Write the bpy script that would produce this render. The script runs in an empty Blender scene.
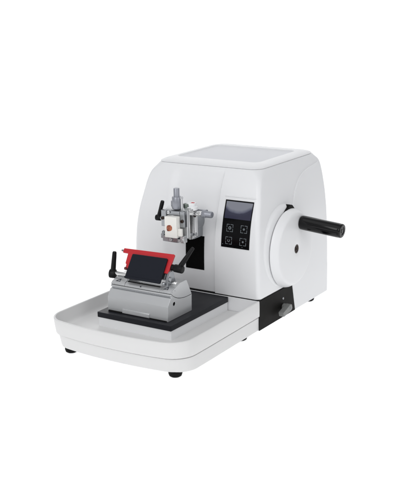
import bpy, bmesh, math, random
from mathutils import Vector, Matrix
random.seed(7)
scene = bpy.context.scene
COL = scene.collection
PI = math.pi

# ------------------------------------------------------------------ materials
def mat(name, color, rough=0.5, metal=0.0, bump=0.0, bscale=400.0, var=0.0, vscale=8.0, coat=0.0, spec=0.5):
    m = bpy.data.materials.new(name); m.use_nodes = True
    nt = m.node_tree; b = nt.nodes['Principled BSDF']
    b.inputs['Base Color'].default_value = (*color, 1)
    b.inputs['Roughness'].default_value = rough
    b.inputs['Metallic'].default_value = metal
    b.inputs['Coat Weight'].default_value = coat
    b.inputs['Specular IOR Level'].default_value = spec
    tc = nt.nodes.new('ShaderNodeTexCoord')
    if bump:
        n = nt.nodes.new('ShaderNodeTexNoise'); n.inputs['Scale'].default_value = bscale; n.inputs['Detail'].default_value = 4
        nt.links.new(tc.outputs['Object'], n.inputs['Vector'])
        bp = nt.nodes.new('ShaderNodeBump'); bp.inputs['Strength'].default_value = bump; bp.inputs['Distance'].default_value = 0.0006
        nt.links.new(n.outputs['Fac'], bp.inputs['Height']); nt.links.new(bp.outputs['Normal'], b.inputs['Normal'])
    if var:
        n2 = nt.nodes.new('ShaderNodeTexNoise'); n2.inputs['Scale'].default_value = vscale; n2.inputs['Detail'].default_value = 6
        nt.links.new(tc.outputs['Object'], n2.inputs['Vector'])
        mr = nt.nodes.new('ShaderNodeMapRange')
        mr.inputs['To Min'].default_value = max(0.02, rough - var); mr.inputs['To Max'].default_value = min(1, rough + var)
        nt.links.new(n2.outputs['Fac'], mr.inputs['Value']); nt.links.new(mr.outputs['Result'], b.inputs['Roughness'])
        mx = nt.nodes.new('ShaderNodeMix'); mx.data_type = 'RGBA'
        mx.inputs['A'].default_value = (*[c * (1 - var * .18) for c in color], 1)
        mx.inputs['B'].default_value = (*[min(1, c * (1 + var * .18)) for c in color], 1)
        nt.links.new(n2.outputs['Fac'], mx.inputs['Factor']); nt.links.new(mx.outputs['Result'], b.inputs['Base Color'])
    return m

WHITE = mat('white_powder_coat', (.785, .790, .802), .40, 0, .20, 900, .06, 6)
TRAYW = mat('white_moulded_plastic', (.685, .684, .682), .40, 0, .08, 700, .06, 7)
BLACKP = mat('black_anodised_plate', (.008, .009, .013), .45, 0, .12, 800, .10, 14, spec=.28)
BLACKC = mat('black_cover_paint', (.005, .0045, .004), .6, 0, .15, 700, .1, 12, spec=.12)
GLOSS = mat('gloss_black_plastic', (.0015, .0015, .002), .10, 0, .03, 120, .03, 20, spec=.30)
RUBBER = mat('black_rubber', (.005, .005, .005), .7, 0, .3, 300, spec=.15)
LEVERB = mat('black_lever_plastic', (.003, .003, .0035), .42, 0, .15, 500, .1, 30, spec=.22)
BLADE = mat('dark_blue_black_coating', (.008, .010, .017), .5, 0, .25, 900, .1, 30, spec=.18)
DARK = mat('slot_black', (.004, .004, .004), .9, 0, spec=.05)
SEAM = mat('seam_gap_shade', (.012, .012, .012), .8, 0, spec=.1)  # near-black fill painted in for the shade inside seams and gaps
RED = mat('red_anodised_metal', (.54, .020, .028), .33, .12, .08, 600, .08, 25)
REDP = mat('red_mark_paint', (.55, .03, .03), .5)
ALU = mat('silver_grey_anodised_metal', (.57, .58, .59), .32, .55, .10, 900, .05, 18)
ALUL = mat('brushed_silver_metal', (.62, .63, .64), .28, .65, .12, 700, .12, 22)
CHROME = mat('polished_steel', (.80, .80, .80), .16, 1.0, .03, 300, .06, 30)
STEEL = mat('machined_steel', (.33, .342, .36), .25, .85, .10, 600, .14, 26)
KNOB = mat('blue_grey_plastic', (.29, .30, .335), .32, .4, .12, 600, .08, 24)
LEVG = mat('grey_lever_plastic', (.20, .205, .20), .42, 0, .12, 600, .1, 30)
BRASS = mat('brownish_bolt_steel', (.035, .022, .016), .4, .5)
CASS = mat('white_cassette_plastic', (.84, .83, .79), .45, 0, .12, 700, .05, 30)
GLASS = mat('black_panel_glass', (.002, .002, .0025), .2, 0, spec=.16)
MARK = mat('printed_grey_mark', (.22, .25, .27), .5)
PAN = mat('grey_lid_pan', (.70, .708, .735), .55, 0, .25, 900, .05, 9)
INK = mat('printed_dark_mark', (.03, .035, .05), .5)

def tissue_mat():
    m = bpy.data.materials.new('stained_tissue'); m.use_nodes = True
    nt = m.node_tree; b = nt.nodes['Principled BSDF']; b.inputs['Roughness'].default_value = .5
    tc = nt.nodes.new('ShaderNodeTexCoord'); n = nt.nodes.new('ShaderNodeTexNoise')
    n.inputs['Scale'].default_value = 130; n.inputs['Detail'].default_value = 5
    nt.links.new(tc.outputs['Object'], n.inputs['Vector'])
    r = nt.nodes.new('ShaderNodeValToRGB')
    r.color_ramp.elements[0].position = .36; r.color_ramp.elements[0].color = (.13, .018, .008, 1)
    r.color_ramp.elements[1].position = .62; r.color_ramp.elements[1].color = (.56, .17, .08, 1)
    nt.links.new(n.outputs['Fac'], r.inputs['Fac']); nt.links.new(r.outputs['Color'], b.inputs['Base Color'])
    return m
TISSUE = tissue_mat()

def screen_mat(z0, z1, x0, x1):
    """emission colour of the little LCD: pale band above a dark wavy hill line"""
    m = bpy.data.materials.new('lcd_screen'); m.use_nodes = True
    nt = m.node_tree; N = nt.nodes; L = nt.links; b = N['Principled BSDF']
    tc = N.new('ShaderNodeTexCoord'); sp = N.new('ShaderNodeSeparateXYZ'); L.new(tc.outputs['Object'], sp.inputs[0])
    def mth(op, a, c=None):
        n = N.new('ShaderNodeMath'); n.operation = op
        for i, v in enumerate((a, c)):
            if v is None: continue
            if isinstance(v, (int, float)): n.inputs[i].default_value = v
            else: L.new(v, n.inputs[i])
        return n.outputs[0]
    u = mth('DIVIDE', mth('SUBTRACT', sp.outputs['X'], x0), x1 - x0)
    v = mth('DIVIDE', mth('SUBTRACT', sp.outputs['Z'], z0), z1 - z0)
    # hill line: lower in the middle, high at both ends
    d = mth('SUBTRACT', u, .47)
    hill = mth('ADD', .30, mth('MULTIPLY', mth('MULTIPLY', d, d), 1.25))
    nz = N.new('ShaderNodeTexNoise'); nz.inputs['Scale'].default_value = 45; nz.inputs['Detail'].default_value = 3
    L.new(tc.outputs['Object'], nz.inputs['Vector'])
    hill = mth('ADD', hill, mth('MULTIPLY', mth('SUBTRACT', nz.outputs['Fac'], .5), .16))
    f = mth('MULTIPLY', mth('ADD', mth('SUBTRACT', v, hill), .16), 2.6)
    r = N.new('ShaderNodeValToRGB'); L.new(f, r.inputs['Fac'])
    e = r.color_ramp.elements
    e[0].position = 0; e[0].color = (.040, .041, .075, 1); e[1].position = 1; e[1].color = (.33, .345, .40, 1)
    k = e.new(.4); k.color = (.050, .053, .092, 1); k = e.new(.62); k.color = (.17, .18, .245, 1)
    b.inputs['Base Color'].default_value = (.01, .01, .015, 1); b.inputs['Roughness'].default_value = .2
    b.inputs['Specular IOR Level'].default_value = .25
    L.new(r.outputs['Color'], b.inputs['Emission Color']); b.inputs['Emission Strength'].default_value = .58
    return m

# ------------------------------------------------------------------ mesh helpers
def obj(name, bm, m, parent=None, smooth=35, bevel=0.0, seg=2):
    bmesh.ops.remove_doubles(bm, verts=bm.verts, dist=1e-6)
    bmesh.ops.recalc_face_normals(bm, faces=bm.faces)
    me = bpy.data.meshes.new(name); bm.to_mesh(me); bm.free()
    me.materials.append(m)
    o = bpy.data.objects.new(name, me); COL.objects.link(o)
    if bevel:
        md = o.modifiers.new('bevel', 'BEVEL'); md.width = bevel; md.segments = seg
        md.limit_method = 'ANGLE'; md.angle_limit = math.radians(38)
        md.harden_normals = False
    for p in me.polygons: p.use_smooth = True
    me.set_sharp_from_angle(angle=math.radians(smooth))
    if parent: o.parent = parent
    return o

def box(bm, x0, x1, y0, y1, z0, z1):
    vs = [bm.verts.new((x, y, z)) for z in (z0, z1) for x, y in ((x0, y0), (x1, y0), (x1, y1), (x0, y1))]
    for f in ((0, 1, 2, 3), (4, 5, 6, 7), (0, 1, 5, 4), (1, 2, 6, 5), (2, 3, 7, 6), (3, 0, 4, 7)):
        bm.faces.new([vs[i] for i in f])

def loft(bm, rings, cap0=True, cap1=True, closed=True):
    R = [[bm.verts.new(p) for p in r] for r in rings]
    n = len(R[0])
    for a, b in zip(R, R[1:]):
        for i in range(n if closed else n - 1):
            j = (i + 1) % n
            bm.faces.new((a[i], a[j], b[j], b[i]))
    if cap0: bm.faces.new(R[0])
    if cap1: bm.faces.new(R[-1])
    return R

def prism_x(bm, pts, x0, x1):
    """pts: (y,z) outline extruded along x"""
    loft(bm, [[(x0, y, z) for y, z in pts], [(x1, y, z) for y, z in pts]])

def prism(bm, pts, o, u, v, w0, w1):
    """outline in the (u,v) plane at o, extruded along u x v from w0 to w1"""
    o, u, v = Vector(o), Vector(u), Vector(v); n = u.cross(v).normalized()
    loft(bm, [[o + u * a + v * b + n * w for a, b in pts] for w in (w0, w1)])

def lathe(bm, prof, o, axis, seg=48):
    """prof: list of (radius, distance along axis)"""
    o, ax = Vector(o), Vector(axis).normalized()
    t = Vector((0, 0, 1)) if abs(ax.z) < .9 else Vector((0, 1, 0))
    u = ax.cross(t).normalized(); v = ax.cross(u)
    rings = []
    for r, d in prof:
        rings.append([o + ax * d + (u * math.cos(2 * PI * k / seg) + v * math.sin(2 * PI * k / seg)) * max(r, 1e-5) for k in range(seg)])
    loft(bm, rings)

def cyl(bm, p0, p1, r0, r1=None, ch=0.0, seg=32):
    p0, p1 = Vector(p0), Vector(p1); L = (p1 - p0).length; r1 = r0 if r1 is None else r1
    prof = [(r0, 0), (r1, L)]
    if ch: prof = [(r0 - ch, 0), (r0 - .3 * ch, .3 * ch), (r0, ch), (r1, L - ch), (r1 - .3 * ch, L - .3 * ch), (r1 - ch, L)]
    lathe(bm, prof, p0, p1 - p0, seg)

def lerp_tab(tab, z):
    if z <= tab[0][0]: return tab[0][1]
    for i in range(len(tab) - 1):
        (a, fa), (b, fb) = tab[i], tab[i + 1]
        if z <= b:
            # Catmull-Rom with clamped ends, for smooth curves through the measured points
            pa = tab[i - 1] if i > 0 else (a - (b - a), fa - (fb - fa) * .3)
            pb = tab[i + 2] if i + 2 < len(tab) else (b + (b - a), fb + (fb - fa))
            t = (z - a) / (b - a); h = b - a
            m0 = (fb - pa[1]) / (b - pa[0]) * h; m1 = (pb[1] - fa) / (pb[0] - a) * h
            return (2*t**3 - 3*t*t + 1) * fa + (t**3 - 2*t*t + t) * m0 + (-2*t**3 + 3*t*t) * fb + (t**3 - t*t) * m1
    return tab[-1][1]

def sstep(a, b, x):
    t = min(1, max(0, (x - a) / (b - a))); return t * t * (3 - 2 * t)

# ------------------------------------------------------------------ measured shape of the housing (metres)
ZG = .0835; D = .416; ZT = .4110
HW = [(.08, .2), (.13, .1995), (.18, .1980), (.24, .1957), (.285, .1917), (.314, .1880), (.351, .1822), (.385, .1748), (.4115, .1628)]
YF = [(.08, 0), (.15, 0), (.20, .0015), (.242, .0058), (.289, .0155), (.331, .0300), (.369, .0435), (.4115, .0685)]
YB = [(.08, D), (.3, D), (.37, .412), (.4115, .4040)]
hw = lambda z: lerp_tab(HW, z)
yf = lambda z: lerp_tab(YF, z)
yb = lambda z: lerp_tab(YB, z)
BAYL, BAYR, BAYD = -.0905, .0632, .0065
def bay(x, z):
    d = sstep(BAYL - .013, BAYL + .020, x) * (1 - sstep(BAYR - .0030, BAYR + .0022, x))
    return BAYD * d * (1 - sstep(.385, .402, z))
FX = sorted([BAYL - .015 + .0042 * k for k in range(10)] + [BAYR - .0042 + .001 * k for k in range(8)] + [-.119, -.112, -.045, -.025, 0, .03, .05, .08, .10, .118])
def ring(z, inset=0.0, rf=.011, rb=.016, ncor=6):
    w, y0, y1 = hw(z) - inset, yf(z) + inset, yb(z) - inset
    rf = .0120 + .0200 * sstep(.386, .4125, z); rb = .018 + .026 * sstep(.390, .4125, z)
    P = []
    def arc(cx, cy, r, a0, a1):
        for k in range(ncor + 1):
            a = a0 + (a1 - a0) * k / ncor
            P.append((cx + r * math.cos(a), cy + r * math.sin(a), z))
    arc(-w + rf, y0 + rf, rf, PI, 1.5 * PI)
    for x in FX: P.append((x, y0 + bay(x, z), z))
    arc(w - rf, y0 + rf, rf, 1.5 * PI, 2 * PI)
    for k in range(1, 6): P.append((w, y0 + rf + (y1 - rb - y0 - rf) * k / 6, z))
    arc(w - rb, y1 - rb, rb, 0, .5 * PI)
    arc(-w + rb, y1 - rb, rb, .5 * PI, PI)
    for k in range(1, 6): P.append((-w, y1 - rb + (y0 + rf - y1 + rb) * k / 6, z))
    return P

# ------------------------------------------------------------------ the microtome
root = bpy.data.objects.new('rotary_microtome', None); COL.objects.link(root)
root['label'] = 'white rotary microtome with handwheel, waste tray and red-guarded knife holder, standing on the white table'
root['category'] = 'microtome'
root.empty_display_size = .1

# housing shell; the rear part of its right wall runs down to the feet
bm = bmesh.new()
zs = [ZG, ZG + .0012] + [.088 + (.4095 - .088) * k / 44 for k in range(45)]
rings = [ring(z, .0012 if i == 0 else 0) for i, z in enumerate(zs)]
rings += [ring(.4105, .0004), ring(.4110, .0022)]
loft(bm, rings)
def plan(x0, x1, y0, y1, z, r, n=5, rb=None):
    P = []; rb = rb or r; q = r
    for cx, cy, a, r in ((x0 + q, y0 + q, PI, q), (x1 - q, y0 + q, 1.5 * PI, q), (x1 - rb, y1 - rb, 0, rb), (x0 + rb, y1 - rb, .5 * PI, rb)):
        for k in range(n + 1):
            t = a + .5 * PI * k / n; P.append((cx + r * math.cos(t), cy + r * math.sin(t), z))
    return P
# skirt below the seam level behind the black cover: its front edge leans back a little
def skirt(z, x, yfr, ybk, r=.016):
    P = [(-x, yfr, z), (x, yfr, z)]
    for cx, a in ((x - r, 0), (-x + r, .5 * PI)):
        for k in range(6):
            t = a + .5 * PI * k / 5; P.append((cx + r * math.cos(t), ybk - r + r * math.sin(t), z))
    return P
loft(bm, [skirt(0, .1975, .2010, D - .002), skirt(.002, .2, .2005, D), skirt(.0862, .2, .1815, D)])
housing = obj('housing', bm, WHITE, root, 30)

# lid with a shallow pan in its top
bm = bmesh.new()
def lidring(z, ins_f, ins_s, ins_b, r):
    w, y0, y1 = hw(.4115), yf(.4115), yb(.4115)
    return plan(-w + ins_s, w - ins_s, y0 + ins_f, y1 - ins_b, z, r, 8, r + max(0, .016 - ins_b * .25) if ins_f < .046 else r)
L = [lidring(.4110, .003, .003, .003, .032), lidring(.4118, .0004, .0004, .0004, .032), lidring(.4130, 0, 0, 0, .032)]
for k in range(1, 9):
    t = k / 8; c = math.sin(t * PI / 2)
    L.append(lidring(.4130 + .0085 * math.sin(t * PI / 2) ** .9, .044 * t ** 1.25, .028 * t ** 1.25, .062 * t ** 1.25, .032 - .012 * t))
L += [lidring(.4217, .047, .0305, .0655, .018), lidring(.4214, .0485, .0320, .067, .0175), lidring(.4178, .0515, .0350, .070, .016), lidring(.4174, .053, .0365, .0715, .015)]
loft(bm, L)
obj('lid', bm, WHITE, housing, 30)

bm = bmesh.new(); loft(bm, [lidring(.4183, .0535, .0370, .072, .0145), lidring(.4188, .0535, .0370, .072, .0145), lidring(.4190, .0540, .0375, .0725, .0142)])
lidpan = obj('pan_floor', bm, PAN, housing, 30)  # darker bluish-grey slab covering the floor of the lid pan

# raised rear field of the right wall with the sweeping curved edge above the handwheel
ARC = [(.2845, .190), (.3016, .2036), (.3339, .2237), (.3569, .2500), (.3732, .2858), (.3821, .3348), (.3873, .3917)]
bm = bmesh.new()
rows = []
for k in range(31):
    z = .175 + (.3868 - .175) * k / 30
    ya = lerp_tab(ARC, z) if z > .2845 else .190 + (.2845 - z) * .05
    off = -.0014 + .0042 * sstep(.18, .27, z)
    y1 = yb(z) - .021 - .010 * sstep(.378, .40, z)
    row = []
    for y, o in [(ya - .0003, -.003), (ya, off * .55), (ya + .0012, off)] + [(ya + .0012 + (y1 - ya - .0012) * q / 6, off * (1 - .75 * (q / 6) ** 2)) for q in range(1, 7)] + [(y1 + .002, -.003)]:
        row.append((hw(z) + o, y, z))
    rows.append(row)
zt = rows[-1]
rows.append([(hw(.389) - .003, y, .389) for x, y, z in zt])
rows.insert(0, [(hw(.172) - .003, y, .172) for x, y, z in rows[0]])
loft(bm, rows, False, False, False)
obj('side_panel', bm, WHITE, housing, 30)

# black slab in the gap between housing and base, painting its shade
bm = bmesh.new(); box(bm, -.1965, .1965, .0018, .18, .0800, .0838)
obj('seam_shade_slab', bm, SEAM, root)

# base block below the housing front
bm = bmesh.new(); loft(bm, [plan(-.1985, .1985, .0005, .1800, z, .002) for z in (0, .0806)])
obj('base_block', bm, WHITE, root, bevel=.0006)

# black side cover with its small locking lever and screw
bm = bmesh.new()
pts = [(-.0008, .0008), (.1995, .0008), (.1805, .0815), (.03, .0820), (-.0008, .0818)]
prism_x(bm, pts, .1984, .2008)
cover = obj('side_cover', bm, BLACKC, root, bevel=.0006)
bm = bmesh.new()
cyl(bm, (.2006, .1300, .0300), (.2090, .1300, .0300), .0095, ch=.001)
ang = math.radians(193)
u = Vector((0, math.cos(ang), math.sin(ang))) * .9; v = Vector((0, -math.sin(ang), math.cos(ang))) * .9
shape = [(-.0105, -.0050), (-.0070, -.0090), (.002, -.0105), (.0440, -.0072), (.0455, -.005), (.0455, .005), (.0440, .0066), (.002, .0105), (-.0070, .0090), (-.0105, .0050)]
sg = 1 if u.cross(v).x > 0 else -1
prism(bm, shape, (.2085, .1300, .0302), u, v, 0, sg * .0150)
lv = obj('lock_lever', bm, LEVG, cover, bevel=.0022, seg=3)
bm = bmesh.new(); lathe(bm, [(.0042, 0), (.0046, .0006), (.0040, .0011), (.0026, .0012), (.0022, .0002)], (.2233, .1290, .0302), (1, 0, 0), 20)
obj('lever_screw', bm, STEEL, cover)
bm = bmesh.new(); lathe(bm, [(.0034, 0), (.0036, .0008), (.0026, .0018), (.0012, .0019), (.001, .0012)], (.2004, .1290, .0535), (1, 0, 0), 20)
obj('screw', bm, STEEL, cover)

# ------------------------------------------------------------------ waste tray
XT = .2040
OUT = [(-.2, .0), (-.2, -.285)]
def tray_plan(hwx, yfr, bow, rc, z, dz=0, yback=-.001, n=8):
    """U-shaped outline, front edge bowed, round front corners; yfr is the front at the middle"""
    P = [(-hwx, yback, z)]
    yc = yfr + bow
    for k in range(1, 5): P.append((-hwx, yback + (yc + rc - yback) * k / 5, z))
    def fy(x): return yfr + bow * (abs(x) / hwx) ** 2.2
    for k in range(n + 1):
        a = PI + .5 * PI * k / n
        P.append((-hwx + rc + rc * math.cos(a), yc + rc + rc * math.sin(a) - (yc - fy(-hwx + rc)) * (1 + math.cos(a)), z))
    for k in range(1, 16):
        x = -hwx + rc + 2 * (hwx - rc) * k / 16; P.append((x, fy(x), z))
    for k in range(n + 1):
        a = 1.5 * PI + .5 * PI * k / n
        P.append((hwx - rc + rc * math.cos(a), yc + rc + rc * math.sin(a) - (yc - fy(hwx - rc)) * (1 - math.cos(a)), z))
    for k in range(4, 0, -1): P.append((hwx, yback + (yc + rc - yback) * k / 5, z))
    P.append((hwx, yback, z))
    return [(x - math.copysign(.0036 * (1 - sstep(-.30, .0, -abs(y)) * 0 - min(1, abs(y) / .26)), x), y, z) for x, y, z in P]
bm = bmesh.new()
W = .0055
S = [(.2040, -.3800, .0400), (.2046, -.3815, .0412), (.2050, -.3855, .0620), (.2048, -.3880, .0795)]
rr = [tray_plan(a, b, .021, .048, z) for a, b, z in S]
for k in range(1, 6):   # rounded rim
    t = PI * k / 5
    i = W / 2 - W / 2 * math.cos(t)
    rr.append(tray_plan(.2048 - i, -.3880 + i, .021, .048 - i, .0795 + .0028 * math.sin(t)))
rr += [tray_plan(.1978, -.3795, .021, .042, .0540), tray_plan(.1962, -.3775, .021, .040, .0490), tray_plan(.1925, -.3740, .021, .038, .0445), tray_plan(.1870, -.3690, .021, .036, .0424)]
loft(bm, rr, True, True, False)
tray = obj('waste_tray', bm, TRAYW, root, 32)

bm = bmesh.new()
rr = [tray_plan(.1985, -.3615, .020, .044, 0), tray_plan(.2005, -.3645, .020, .046, .0018), tray_plan(.2012, -.3660, .020, .046, .0060), tray_plan(.2022, -.3735, .020, .047, .0362), tray_plan(.2008, -.3722, .020, .046, .0368), tray_plan(.1930, -.3620, .020, .038, .0374), tray_plan(.1930, -.3620, .020, .038, .0404)]
loft(bm, rr)
obj('tray_support', bm, TRAYW, root, 32)

# pedestal and black plate carrying the knife holder
bm = bmesh.new(); loft(bm, [plan(-.1198, .1052, -.2668, -.0006, z, .003) for z in (.0420, .0662)])
obj('pedestal', bm, mat('white_pedestal_paint', (.80, .805, .815), .42, 0, .08, 700, .05, 8), root)
bm = bmesh.new(); loft(bm, [plan(-.1212, .1067, -.2683, -.0010, z, .0022) for z in (.0661, .0797)])
plate = obj('base_plate', bm, BLACKP, root, bevel=.0006)

# feet
for x, y in ((-.157, -.333), (.162, -.334), (.171, -.046), (-.171, -.046), (.175, .333), (-.175, .333)):
    bm = bmesh.new()
    lathe(bm, [(.0150, .0006), (.0166, 0), (.0168, -.006), (.0150, -.0115), (.0115, -.0140), (.006, -.0145)], (x, y, .0001), (0, 0, 1), 32)
    obj('foot', bm, RUBBER, root)

# ------------------------------------------------------------------ handwheel
WY, WZ = .1560, .1895
bm = bmesh.new()
lathe(bm, [(.1150, .188), (.1125, .1950), (.1112, .1972), (.1100, .1988), (.1078, .2004), (.103, .2014), (.095, .2018)], (0, .1400, .1960), (1, 0, 0), 128)
for vv in bm.verts:
    if vv.co.z < .0838: vv.co.x = min(vv.co.x, .1960)
obj('wheel_collar', bm, WHITE, root, 40)
bm = bmesh.new()
lathe(bm, [(.100, .2036), (.1062, .2036), (.1074, .2052), (.1060, .2110), (.0995, .2222), (.0978, .2244), (.0958, .2256), (.0930, .2263), (.088, .2268), (.030, .2276), (.0130, .2277), (.0124, .2274), (.0121, .2240), (.0020, .2228)], (0, WY, WZ), (1, 0, 0), 128)
wheel = obj('handwheel', bm, WHITE, root, 40)
bm = bmesh.new()
lathe(bm, [(.0120, .2220), (.0120, .2268), (.0085, .2262), (.0082, .2250), (.0060, .2250), (.0058, .2266), (.0040, .2268), (.0032, .2250)], (0, WY, WZ), (1, 0, 0), 32)
obj('hub_bolt', bm, BRASS, wheel)
bm = bmesh.new()
hp0 = Vector((.2268, .1830, .2570)); hp1 = Vector((.3480, .1830, .2462))
Lh = (hp1 - hp0).length
lathe(bm, [(.0160, 0), (.0182, .0010), (.0192, .0035), (.0194, .012), (.0194, Lh - .010), (.0190, Lh - .0065), (.0192, Lh - .005), (.0186, Lh - .0015), (.0170, Lh), (.0110, Lh + .0002), (.0102, Lh - .0015), (.0060, Lh - .0020), (.0056, Lh - .0006), (.0020, Lh - .0004)], hp0, hp1 - hp0, 64)
obj('crank_handle', bm, GLOSS, wheel, 40)
# dark pointed wedge above the wheel rim
bm = bmesh.new()
pts = [(.1270, .2850), (.1290, .2915), (.1400, .2985), (.1480, .3020), (.1520, .3062), (.1600, .3080), (.1660, .3055), (.1730, .3050), (.1800, .2985), (.1860, .2930), (.1870, .2850)]
prism_x(bm, pts, .1900, .2060)
obj('wheel_wedge', bm, BLACKC, root, bevel=.002)

# ------------------------------------------------------------------ control panel, curved like the front wall
PX0, PX1, PZ0, PZ1 = .0850, .1697, .2145, .3350
def slab(x0, x1, z0, z1, front, depth, nz=14, slant=0.0):
    bm = bmesh.new(); rows = []
    for k in range(nz + 1):
        z = z0 + (z1 - z0) * k / nz
        y = yf(z)
        rows.append([(x0, y - front, z), (x1, y - front, z), (x1, y + depth, z), (x0, y + depth, z)])
    loft(bm, rows); return bm
panel = obj('control_panel', slab(PX0, PX1, PZ0, PZ1, .0014, .004), GLASS, root, bevel=.0005)
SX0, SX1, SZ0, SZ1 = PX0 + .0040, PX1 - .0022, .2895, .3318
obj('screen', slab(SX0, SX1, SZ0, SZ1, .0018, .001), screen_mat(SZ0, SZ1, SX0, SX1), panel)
def onpanel(pts, x, z, bm, th=.0003):
    """small flat printed outline laid on the curved panel"""
    lo = [(x + a, yf(z + b) - .0013, z + b) for a, b in pts]
    hi = [(x + a, yf(z + b) - .0014 - th, z + b) for a, b in pts]
    loft(bm, [lo, hi])
for i, (bx, bz) in enumerate(((.1088, .2655), (.1510, .2660), (.1078, .2330), (.1505, .2335))):
    bm = bmesh.new(); h = .0094; t = .0008; l = .0080
    for sx in (-1, 1):
        for sz in (-1, 1):
            onpanel([(sx * h, sz * h), (sx * (h - l), sz * h), (sx * (h - l), sz * (h - t)), (sx * (h - t), sz * (h - t)), (sx * (h - t), sz * (h - l)), (sx * h, sz * (h - l))], bx, bz, bm)
    n = 20
    r1, r2 = ((.0040, .0024), (.0026, .0012), (.0036, .0026), (.0024, .0010))[i]
    for k in range(n):
        a, b = 2 * PI * k / n, 2 * PI * (k + 1) / n
        if i == 2 and 3 <= k <= 6: continue
        onpanel([(r1 * math.cos(a), r1 * math.sin(a)), (r1 * math.cos(b), r1 * math.sin(b)), (r2 * math.cos(b), r2 * math.sin(b)), (r2 * math.cos(a), r2 * math.sin(a))], bx, bz, bm)
    obj('button', bm, MARK, panel)
for x, z in ((.0900, .2225), (.1490, .2195)):
    bm = bmesh.new()
    onpanel([(-.0007, -.0007), (.0007, -.0007), (.0007, .0007), (-.0007, .0007)], x, z, bm)
    obj('indicator_light', bm, MARK, panel)
# thin ledge above the panel
obj('panel_ledge', slab(.0815, .1735, .3430, .3452, .0020, .003, 3), WHITE, root, bevel=.0006)

# black sheet painted as the dark of the open specimen arm slot
bm = bmesh.new(); rows = []
for k in range(11):
    z = .1408 + (.2325 - .1408) * k / 10
    rows.append([(-.0300, yf(z) + BAYD - .0010, z), (.0282, yf(z) + BAYD - .0010, z), (.0282, yf(z) + BAYD + .004, z), (-.0300, yf(z) + BAYD + .004, z)])
loft(bm, rows); obj('slot_dark_sheet', bm, DARK, root)

# ------------------------------------------------------------------ knife holder
KX0, KX1, KZ = -.1024, .0838, .0797
def seg_arc(y0, z0, ym, zm, y1, z1, n=10):
    # quadratic through three points
    out = []
    for k in range(n + 1):
        t = k / n
        c_y = 2 * ym - .5 * (y0 + y1); c_z = 2 * zm - .5 * (z0 + z1)
        out.append(((1-t)**2*y0 + 2*t*(1-t)*c_y + t*t*y1, (1-t)**2*z0 + 2*t*(1-t)*c_z + t*t*z1))
    return out
seam = seg_arc(-.2290, .1462, -.1930, .1268, -.1395, .1232)
body = [(-.2470, KZ + .0002), (-.2458, .1172), (-.2335, .1362), (-.2285, .1368), (-.2285, .1408), (-.2318, .1414), (-.2302, .1450)] + [(y, z - .0006) for y, z in seam] + [(-.1402, .118), (-.1412, KZ + .0002)]
bm = bmesh.new(); prism_x(bm, body, KX0, KX1)
kh = obj('knife_holder', bm, ALU, root, 14, bevel=.0012, seg=2)
top = [(y, z + .0006) for y, z in seam]
top = [(-.2300, .1466), (-.2285, .1500)] + [(-.2250, .1535), (-.2080, .1590), (-.1900, .1655), (-.1640, .1665), (-.1600, .1640)] + top[::-1]
bm = bmesh.new(); prism_x(bm, top, KX0 + .0004, KX1 - .0004)
obj('tilt_block', bm, ALU, kh, 25, bevel=.0010)
bm = bmesh.new(); prism_x(bm, [(y, z - .0011) for y, z in seam] + [(y, z + .0011) for y, z in seam[::-1]], KX0 + .0012, KX1 - .0014)
obj('tilt_seam', bm, SEAM, kh)
# dark groove along the front edge
bm = bmesh.new(); box(bm, KX0 + .004, KX1 - .004, -.2292, -.2262, .1372, .1404); obj('front_groove', bm, STEEL, kh)
# bright front lip plates with the printed triangles
for x0, x1 in ((KX0 + .0015, -.0600), (.0500, KX1 - .0015)):
    pts = [(-.2308, .1482), (-.2260, .1530), (-.2100, .1586), (-.2098, .1600), (-.2262, .1546), (-.2316, .1494)]
    bm = bmesh.new(); prism_x(bm, pts, x0, x1); lip = obj('scale_plate', bm, ALUL, kh, bevel=.0004)
    cx = (x0 + x1) / 2 + (-.003 if x0 < 0 else -.002)
    bm = bmesh.new(); P = [(-.0070, -.0055), (.0070, -.0055), (.0028, .0068)]; Q = [(-.0040, -.0039), (.0046, -.0039), (.0022, .0038)]
    sl = Vector((0, .0160, .0056)).normalized()
    for i in range(3):
        j = (i + 1) % 3
        prism(bm, [P[i], P[j], Q[j], Q[i]], (cx, -.2205, .15655), (1, 0, 0), sl, 0, .0007)
    obj('warning_triangle', bm, INK, lip)
# thin front clamping strip between them
pts = [(-.2306, .1476), (-.2255, .1532), (-.2120, .1580), (-.2118, .1588), (-.2258, .1541), (-.2312, .1484)]
bm = bmesh.new(); prism_x(bm, pts, -.0585, .0485); obj('clamp_strip', bm, ALUL, kh, bevel=.0003)
bm = bmesh.new(); prism_x(bm, [(-.2205, .1560), (-.2175, .1572), (-.2178, .1580), (-.2208, .1568)], -.0560, .0440); obj('strip_gap', bm, SEAM, kh)
bm = bmesh.new(); prism_x(bm, [(-.2290, .1510), (-.2270, .1530), (-.2277, .1537), (-.2297, .1517)], -.0120, -.0085); obj('strip_mark', bm, INK, kh)
# lower front release bar
bm = bmesh.new(); prism_x(bm, [(-.2500, .0815), (-.2492, .0915), (-.2470, .0930), (-.2455, .0925), (-.2455, .0815)], -.0555, .0285); obj('release_bar', bm, ALU, kh, bevel=.0008)
bm = bmesh.new(); box(bm, -.0990, -.0560, -.2494, -.2462, .0799, .0832); obj('bottom_slot', bm, SEAM, kh)
bm = bmesh.new(); box(bm, .0290, .0800, -.2490, -.2462, .0799, .0822); obj('bottom_slot', bm, SEAM, kh)
bm = bmesh.new(); prism(bm, [(.0280, .0805), (.0308, .0810), (.0352, .0985), (.0334, .0990)], (0, -.2455, 0), (1, 0, 0), (0, .10, .995), -.0004, .0022); obj('release_pin', bm, INK, kh)
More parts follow.
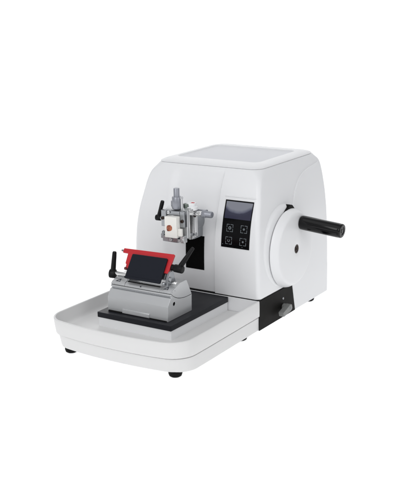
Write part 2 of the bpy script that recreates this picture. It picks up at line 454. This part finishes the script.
# hole in the right end
bm = bmesh.new(); lathe(bm, [(.0062, 0), (.0062, .0008), (.0052, .0009), (.0045, .0002)], (KX1 - .0004, -.2195, .1195), (1, 0, 0), 28); obj('socket_ring', bm, ALUL, kh)
bm = bmesh.new(); lathe(bm, [(.0048, 0), (.0046, .0006)], (KX1 - .0002, -.2195, .1195), (1, 0, 0), 28); obj('socket_hole', bm, DARK, kh)
for y, z in ((-.2130, .1515), (-.2240, .1505)):
    bm = bmesh.new(); lathe(bm, [(.0016, 0), (.0014, .0004)], (KX1 - .0006, y, z), (1, 0, 0), 14); obj('pin', bm, STEEL, kh)

# tilted pressure plate with the red blade guard behind it
vd = Vector((0, .565, .824)); O = Vector((-.006, -.227, .1670)); X = Vector((1, 0, 0)); nrm = X.cross(vd)   # points to the front
def rounded(pts, r, n=4):
    out = []
    m = len(pts)
    for i in range(m):
        p, a, b = Vector(pts[i]), Vector(pts[i - 1]), Vector(pts[(i + 1) % m])
        d1, d2 = (a - p), (b - p); rr = min(r, d1.length * .45, d2.length * .45)
        p1, p2 = p + d1.normalized() * rr, p + d2.normalized() * rr
        for k in range(n + 1):
            t = k / n; q = (1-t)**2 * p1 + 2*t*(1-t) * p + t*t * p2; out.append((q.x, q.y))
    return out
bm = bmesh.new()
prism(bm, rounded([(-.0545, .0000), (.0545, .0005), (.0538, .0675), (-.0535, .0660)], .0035), O, X, vd, -.0030, .0018)
prism(bm, rounded([(-.0545, .0000), (.0545, .0005), (.0545, .0060), (-.0545, .0055)], .002), O, X, vd, .0010, .0040)
obj('pressure_plate', bm, BLADE, kh, bevel=.0010)
bm = bmesh.new()
red = [(-.0885, .0790), (-.0885, .0668), (-.0715, .0665), (-.0700, .0420), (-.0690, .0385), (-.0660, .0380), (-.0655, .0310), (-.0620, .0270), (-.0440, .0270), (-.0440, .0640), (.0500, .0672), (.0495, .0310), (.0645, .0305), (.0672, .0800), (.0655, .0822)]
prism(bm, rounded(red, .0016, 3), O, X, vd, -.0090, -.0035)
obj('blade_guard', bm, RED, kh, bevel=.0010)
bm = bmesh.new(); cyl(bm, O + X * -.0870 + vd * .0728 - nrm * .0062, O + X * -.0950 + vd * .0728 - nrm * .0062, .0026, ch=.0006, seg=18)
obj('guard_pin', bm, STEEL, kh)
bm = bmesh.new(); cyl(bm, O + X * -.0600 + vd * .0270 - nrm * .006, O + X * -.0680 + vd * .0270 - nrm * .006, .0040, ch=.001, seg=20)
obj('guard_knob', bm, mat('dark_red_plastic', (.10, .01, .012), .45), kh)
# back plate carrying the blade behind the guard
bm = bmesh.new()
prism(bm, rounded([(-.0560, .016), (.0560, .016), (.0560, .060), (-.0560, .058)], .002), O, X, vd, -.0170, -.0098)
obj('knife_back_plate', bm, STEEL, kh, bevel=.0008)
# side cheeks supporting it
for x0, x1 in ((-.0600, -.0540), (.0560, .0640)):
    bm = bmesh.new()
    pts = [(-.2180, .1560), (-.2120, .1790), (-.2040, .1925), (-.1960, .1965), (-.1880, .1905), (-.1830, .1740), (-.1800, .1640), (-.1900, .1600)]
    prism_x(bm, pts, x0, x1); obj('clamp_cheek', bm, STEEL, kh, bevel=.0012)
bm = bmesh.new()
cyl(bm, (.0500, -.2190, .1660), (.0570, -.2170, .1660), .0042, ch=.001, seg=20); cyl(bm, (.0640, -.2075, .1765), (.0690, -.2075, .1765), .0062, ch=.001, seg=24)
obj('clamp_screw', bm, STEEL, kh)
# shiny rods across the top
bm = bmesh.new(); cyl(bm, (.0500, -.1990, .1655), (.0790, -.1990, .1655), .0046, ch=.0008)
obj('clamp_rod', bm, CHROME, kh)
bm = bmesh.new(); cyl(bm, (-.1080, -.2010, .1668), (-.0700, -.2010, .1668), .0062, ch=.0008)
obj('clamp_rod', bm, CHROME, kh)

def lever(name, hub, ax, hubr, hubl, tip, r0, r1, parent, m=None):
    bm = bmesh.new(); hub = Vector(hub); ax = Vector(ax).normalized(); tip = Vector(tip)
    cyl(bm, hub - ax * hubl / 2, hub + ax * hubl / 2, hubr, ch=hubr * .22, seg=32)
    d = (tip - hub); L = d.length
    lathe(bm, [(r0 * .9, 0), (r0, L * .18), (r0 * .93, L * .45), (r1 * 1.08, L * .80), (r1, L * .95), (r1 * .8, L * .99), (r1 * .4, L)], hub, d, 20)
    return obj(name, bm, m or LEVERB, parent, 45)
lever('clamp_lever', (-.1180, -.2010, .1640), (.93, .30, -.06), .0118, .0175, (-.1110, -.1985, .2235), .0068, .0054, kh)
lever('clamp_lever', (.0790, -.1880, .2005), (1, 0, -.05), .0100, .0250, (.1085, -.1640, .2530), .0066, .0044, kh)
bm = bmesh.new(); cyl(bm, (.0560, -.1880, .2017), (.0680, -.1880, .2011), .0080, ch=.0008); obj('lever_shaft', bm, LEVERB, kh)

# ------------------------------------------------------------------ specimen clamp on the arm
HY = -.0920
bm = bmesh.new()
# main block: a chunk with stepped sides
prism_x(bm, [(HY + .012, .2480), (HY + .012, .3170), (-.0590, .3260), (-.0330, .3270), (-.0300, .3230), (-.0300, .2440), (-.0560, .2400)], -.0350, .0350)
sc = obj('specimen_clamp', bm, ALUL, root, bevel=.0016)
bm = bmesh.new(); cyl(bm, (0, -.0310, .272), (0, .030, .272), .0250); box(bm, -.022, .022, -.0306, .012, .234, .262)
obj('specimen_arm', bm, STEEL, sc)
bm = bmesh.new()
box(bm, .0352, .0392, -.0740, -.0560, .2440, .3220); box(bm, .0352, .0375, -.0480, -.0340, .2460, .3180)
obj('guide_rail', bm, CHROME, sc, bevel=.0008)
for y, z in ((-.0460, .3020), (-.0440, .2520), (-.0640, .2560)):
    bm = bmesh.new(); lathe(bm, [(.0046, 0), (.0046, .0030), (.0040, .0036), (.0026, .0036), (.0022, .0014)], (.0350 if y > -.05 else .0388, y, z), (1, 0, 0), 20); obj('clamp_bolt', bm, BRASS if z > .3 else STEEL, sc)
# front frame: a U with jaws round the cassette
def frame_box(name, boxes, m, bev=.0012):
    bm = bmesh.new()
    for b in boxes: box(bm, *b)
    return obj(name, bm, m, sc, bevel=bev)
f0 = HY
frame_box('clamp_frame', [(-.0375, -.0215, f0, f0 + .0125, .2760, .3190), (.0205, .0352, f0, f0 + .0125, .2780, .3205),
                          (-.0205, .0195, f0 + .0005, f0 + .0125, .3080, .3195)], STEEL)
frame_box('clamp_jaw', [(-.0330, .0150, f0 - .0030, f0 + .0122, .2370, .2530), (-.0390, -.0300, f0 - .0020, f0 + .0110, .2440, .2560)], STEEL)
frame_box('clamp_jaw', [(.0230, .0345, f0 - .0040, f0 + .0120, .2380, .2560), (.0160, .0225, f0 - .0050, f0 + .0100, .2400, .2480)], ALUL)
for x, z in ((-.0322, .2980), (.0280, .2950), (.0290, .2460), (-.0060, .2440), (-.0130, .3150)):
    bm = bmesh.new(); lathe(bm, [(.0044, 0), (.0044, .0022), (.0036, .0030), (.0022, .0030), (.0018, .0010)], (x, f0 - (.0005 if z > .26 else .0035), z), (0, -1, 0), 20); obj('frame_screw', bm, BRASS if abs(z - .297) < .01 else ALUL, sc)
bm = bmesh.new(); cyl(bm, (-.0385, -.075, .2540), (-.0455, -.075, .2540), .0060, ch=.001); obj('frame_screw', bm, STEEL, sc)
# upright adjusting knob
bm = bmesh.new(); lathe(bm, [(.0118, 0), (.0122, .001), (.0122, .0300), (.0112, .0315), (.0080, .0320), (.0078, .0325), (.0078, .0525), (.0070, .0535), (.003, .0536)], (.0005, -.0740, .3225), (0, 0, 1), 8 * 4)
obj('adjusting_knob', bm, KNOB, sc, 40)
bm = bmesh.new(); cyl(bm, (.0155, -.0740, .3190), (.0155, -.0740, .3520), .0030, seg=16); cyl(bm, (.0130, -.0740, .3515), (.0185, -.0740, .3525), .0035, seg=12); obj('knob_guide', bm, ALUL, sc)
bm = bmesh.new(); cyl(bm, (.0190, -.0560, .3200), (.0190, -.0560, .3340), .0090, ch=.0012); obj('locking_nut', bm, mat('dull_green_metal', (.16, .19, .17), .4, .6), sc)
bm = bmesh.new(); cyl(bm, (-.0200, -.0560, .3190), (-.0200, -.0560, .3380), .0085, ch=.0014); obj('locking_nut', bm, KNOB, sc)
# side adjusting knob on its steel shaft
bm = bmesh.new(); cyl(bm, (.0330, -.0450, .3080), (.0620, -.0450, .3085), .0072, ch=.0006); obj('knob_shaft', bm, CHROME, sc)
bm = bmesh.new(); lathe(bm, [(.0085, 0), (.0095, .001), (.0100, .004), (.0096, .0095), (.0090, .0100), (.0086, .0105), (.0086, .0270), (.0076, .0290), (.004, .0295)], (.0600, -.0450, .3085), (1, 0, .01), 32)
obj('adjusting_knob', bm, KNOB, sc, 40)
bm = bmesh.new(); box(bm, .0300, .0620, -.0340, -.0290, .3120, .3160); cyl(bm, (.0615, -.0315, .3140), (.0660, -.0315, .3140), .0036, seg=16); obj('stop_rod', bm, KNOB, sc, bevel=.0006)
# white dial with a red index mark
bm = bmesh.new(); lathe(bm, [(.0172, 0), (.0172, .0080), (.0160, .0090), (.0140, .0096), (.0130, .0100), (.0130, .0125), (.0138, .0130), (.0138, .0175), (.0130, .0185), (.002, .0186)], (.0262, -.0460, .3170), (0, 0, 1), 40)
obj('orientation_dial', bm, mat('white_dial_plastic', (.82, .83, .84), .4), sc)
bm = bmesh.new(); box(bm, .0285, .0365, -.0510, -.0440, .3354, .3363); obj('index_mark', bm, REDP, sc)
# black lever on the left
lever('locking_lever', (-.0580, -.0750, .2925), (1, .12, 0), .0078, .0150, (-.0435, -.0740, .3390), .0056, .0050, sc)
bm = bmesh.new(); cyl(bm, (-.0520, -.0750, .2925), (-.0345, -.0750, .2930), .0052); obj('lever_shaft', bm, STEEL, sc)

# ------------------------------------------------------------------ the cassette held in the clamp: a thing of its own
cas = bpy.data.objects.new('specimen_cassette', None); COL.objects.link(cas)
cas['label'] = 'white specimen cassette with a brown tissue sample, gripped in the silver clamp'
cas['category'] = 'cassette'
cas.empty_display_size = .02
CY = -.1100
bm = bmesh.new(); loft(bm, [[(x, y, z) for x, z in rounded([(-.0150, .2525), (.0215, .2530), (.0215, .3080), (-.0150, .3072)], .0016, 3)] for y in (CY, HY - .0002)])
obj('wax_block', bm, CASS, cas, bevel=.0012)
bm = bmesh.new(); box(bm, .0217, .0325, -.1040, HY - .0042, .2575, .2770)
obj('cassette_side', bm, CASS, cas, bevel=.0012)
bm = bmesh.new()
pts = [(-.0085, .2720), (-.0070, .2690), (.0010, .2700), (.0060, .2720), (.0090, .2765), (.0085, .2830), (.0040, .2868), (-.0030, .2862), (-.0075, .2840), (-.0092, .2790)]
loft(bm, [[(x, CY + .0004, z) for x, z in rounded(pts, .002, 3)], [(.0002 + (x - .0002) * .9, CY - .0009, .278 + (z - .278) * .9) for x, z in rounded(pts, .002, 3)]])
obj('tissue_sample', bm, TISSUE, cas, 60)

# ------------------------------------------------------------------ translucent white sweep, kept pure white by added unseen lamps
def sweep_mat():  # lets the added lamps below and behind shine through
    m = bpy.data.materials.new('translucent_white_sweep'); m.use_nodes = True
    nt = m.node_tree; N = nt.nodes; L = nt.links
    for n in list(N):
        if n.type == 'BSDF_PRINCIPLED': N.remove(n)
    t = N.new('ShaderNodeBsdfTranslucent'); t.inputs['Color'].default_value = (.86, .86, .86, 1)
    d = N.new('ShaderNodeBsdfDiffuse'); d.inputs['Color'].default_value = (.90, .90, .90, 1)
    mx = N.new('ShaderNodeMixShader'); mx.inputs[0].default_value = .5
    L.new(d.outputs[0], mx.inputs[1]); L.new(t.outputs[0], mx.inputs[2])
    L.new(mx.outputs[0], N['Material Output'].inputs['Surface'])
    return m
ZF = -.0145
bm = bmesh.new(); prof = [(-4.0, ZF), (-2.0, ZF), (0.0, ZF), (1.6, ZF)]
for k in range(1, 13):
    a = .5 * PI * k / 12; prof.append((1.6 + 1.2 * math.sin(a), ZF + 1.2 * (1 - math.cos(a))))
prof.append((2.8, 4.0))
loft(bm, [[(x, y, z) for y, z in prof] for x in (-6.0, 4.0)], False, False, False)
sw = obj('table_surface', bm, sweep_mat()); sw['kind'] = 'structure'

def area(name, loc, target, sx, sy, power, color=(1, 1, 1)):
    l = bpy.data.lights.new(name, 'AREA'); l.shape = 'RECTANGLE'; l.size = sx; l.size_y = sy; l.energy = power; l.color = color
    o = bpy.data.objects.new(name, l); COL.objects.link(o); o.location = loc
    d = Vector(target) - Vector(loc)
    o.rotation_euler = d.to_track_quat('-Z', 'Y').to_euler(); return o
TB = 1.33   # radiance of the added lamp under the sweep
area('added_under_lamp', (-2.2, -.4, -.32), (-2.2, -.4, 0), 6.6, 6.4, TB * PI * 6.6 * 6.4)  # unseen lamp added below to turn the floor pure white
area('added_behind_lamp', (-2.85, 3.1, 1.9), (-2.85, 0, 1.9), 6.3, 5.5, 2.2 * PI * 6.3 * 5.5)  # unseen lamp added behind to turn the backdrop pure white
area('overhead_fill', (.1, -.9, 2.3), (0, -.1, .2), 1.8, 1.6, 5)  # unseen soft lamp added to light the top faces
area('front_fill', (.2, -2.5, 1.7), (0, 0, .2), 1.6, 1.4, 22)  # unseen soft lamp added to lift the housing front
area('side_fill', (2.3, -.6, 1.4), (0, .1, .2), 1.4, 1.4, 9)  # unseen soft lamp added to brighten the right-hand faces

w = bpy.data.worlds.new('World'); scene.world = w; w.use_nodes = True
w.node_tree.nodes['Background'].inputs[0].default_value = (.97, .98, 1, 1)
w.node_tree.nodes['Background'].inputs[1].default_value = .52

# ------------------------------------------------------------------ camera
F, PITCH, YAW, ROLL, CX, CY_, CZ = 970.92, .26169, -.58029, -.02233, 1.3878, -2.08628, .86494
fw = Vector((math.sin(YAW) * math.cos(PITCH), math.cos(YAW) * math.cos(PITCH), -math.sin(PITCH)))
r = Vector((math.cos(YAW), -math.sin(YAW), 0)); u = r.cross(fw)
r2 = r * math.cos(ROLL) + u * math.sin(ROLL); u2 = -r * math.sin(ROLL) + u * math.cos(ROLL)
cd = bpy.data.cameras.new('camera'); cam = bpy.data.objects.new('camera', cd); COL.objects.link(cam)
cam.matrix_world = Matrix(((r2.x, u2.x, -fw.x, CX), (r2.y, u2.y, -fw.y, CY_), (r2.z, u2.z, -fw.z, CZ), (0, 0, 0, 1)))
cd.sensor_fit = 'VERTICAL'; cd.sensor_height = 36; cd.lens = F / 500 * 36
cd.clip_start = .05; cd.clip_end = 100
scene.camera = cam
scene.render.engine = 'CYCLES'
scene.cycles.max_bounces = 8; scene.cycles.diffuse_bounces = 4; scene.cycles.glossy_bounces = 4
scene.cycles.use_denoising = True
vs = scene.view_settings
vs.view_transform = 'Standard'; vs.look = 'None'; vs.gamma = 1; vs.exposure = 0; vs.use_curve_mapping = False
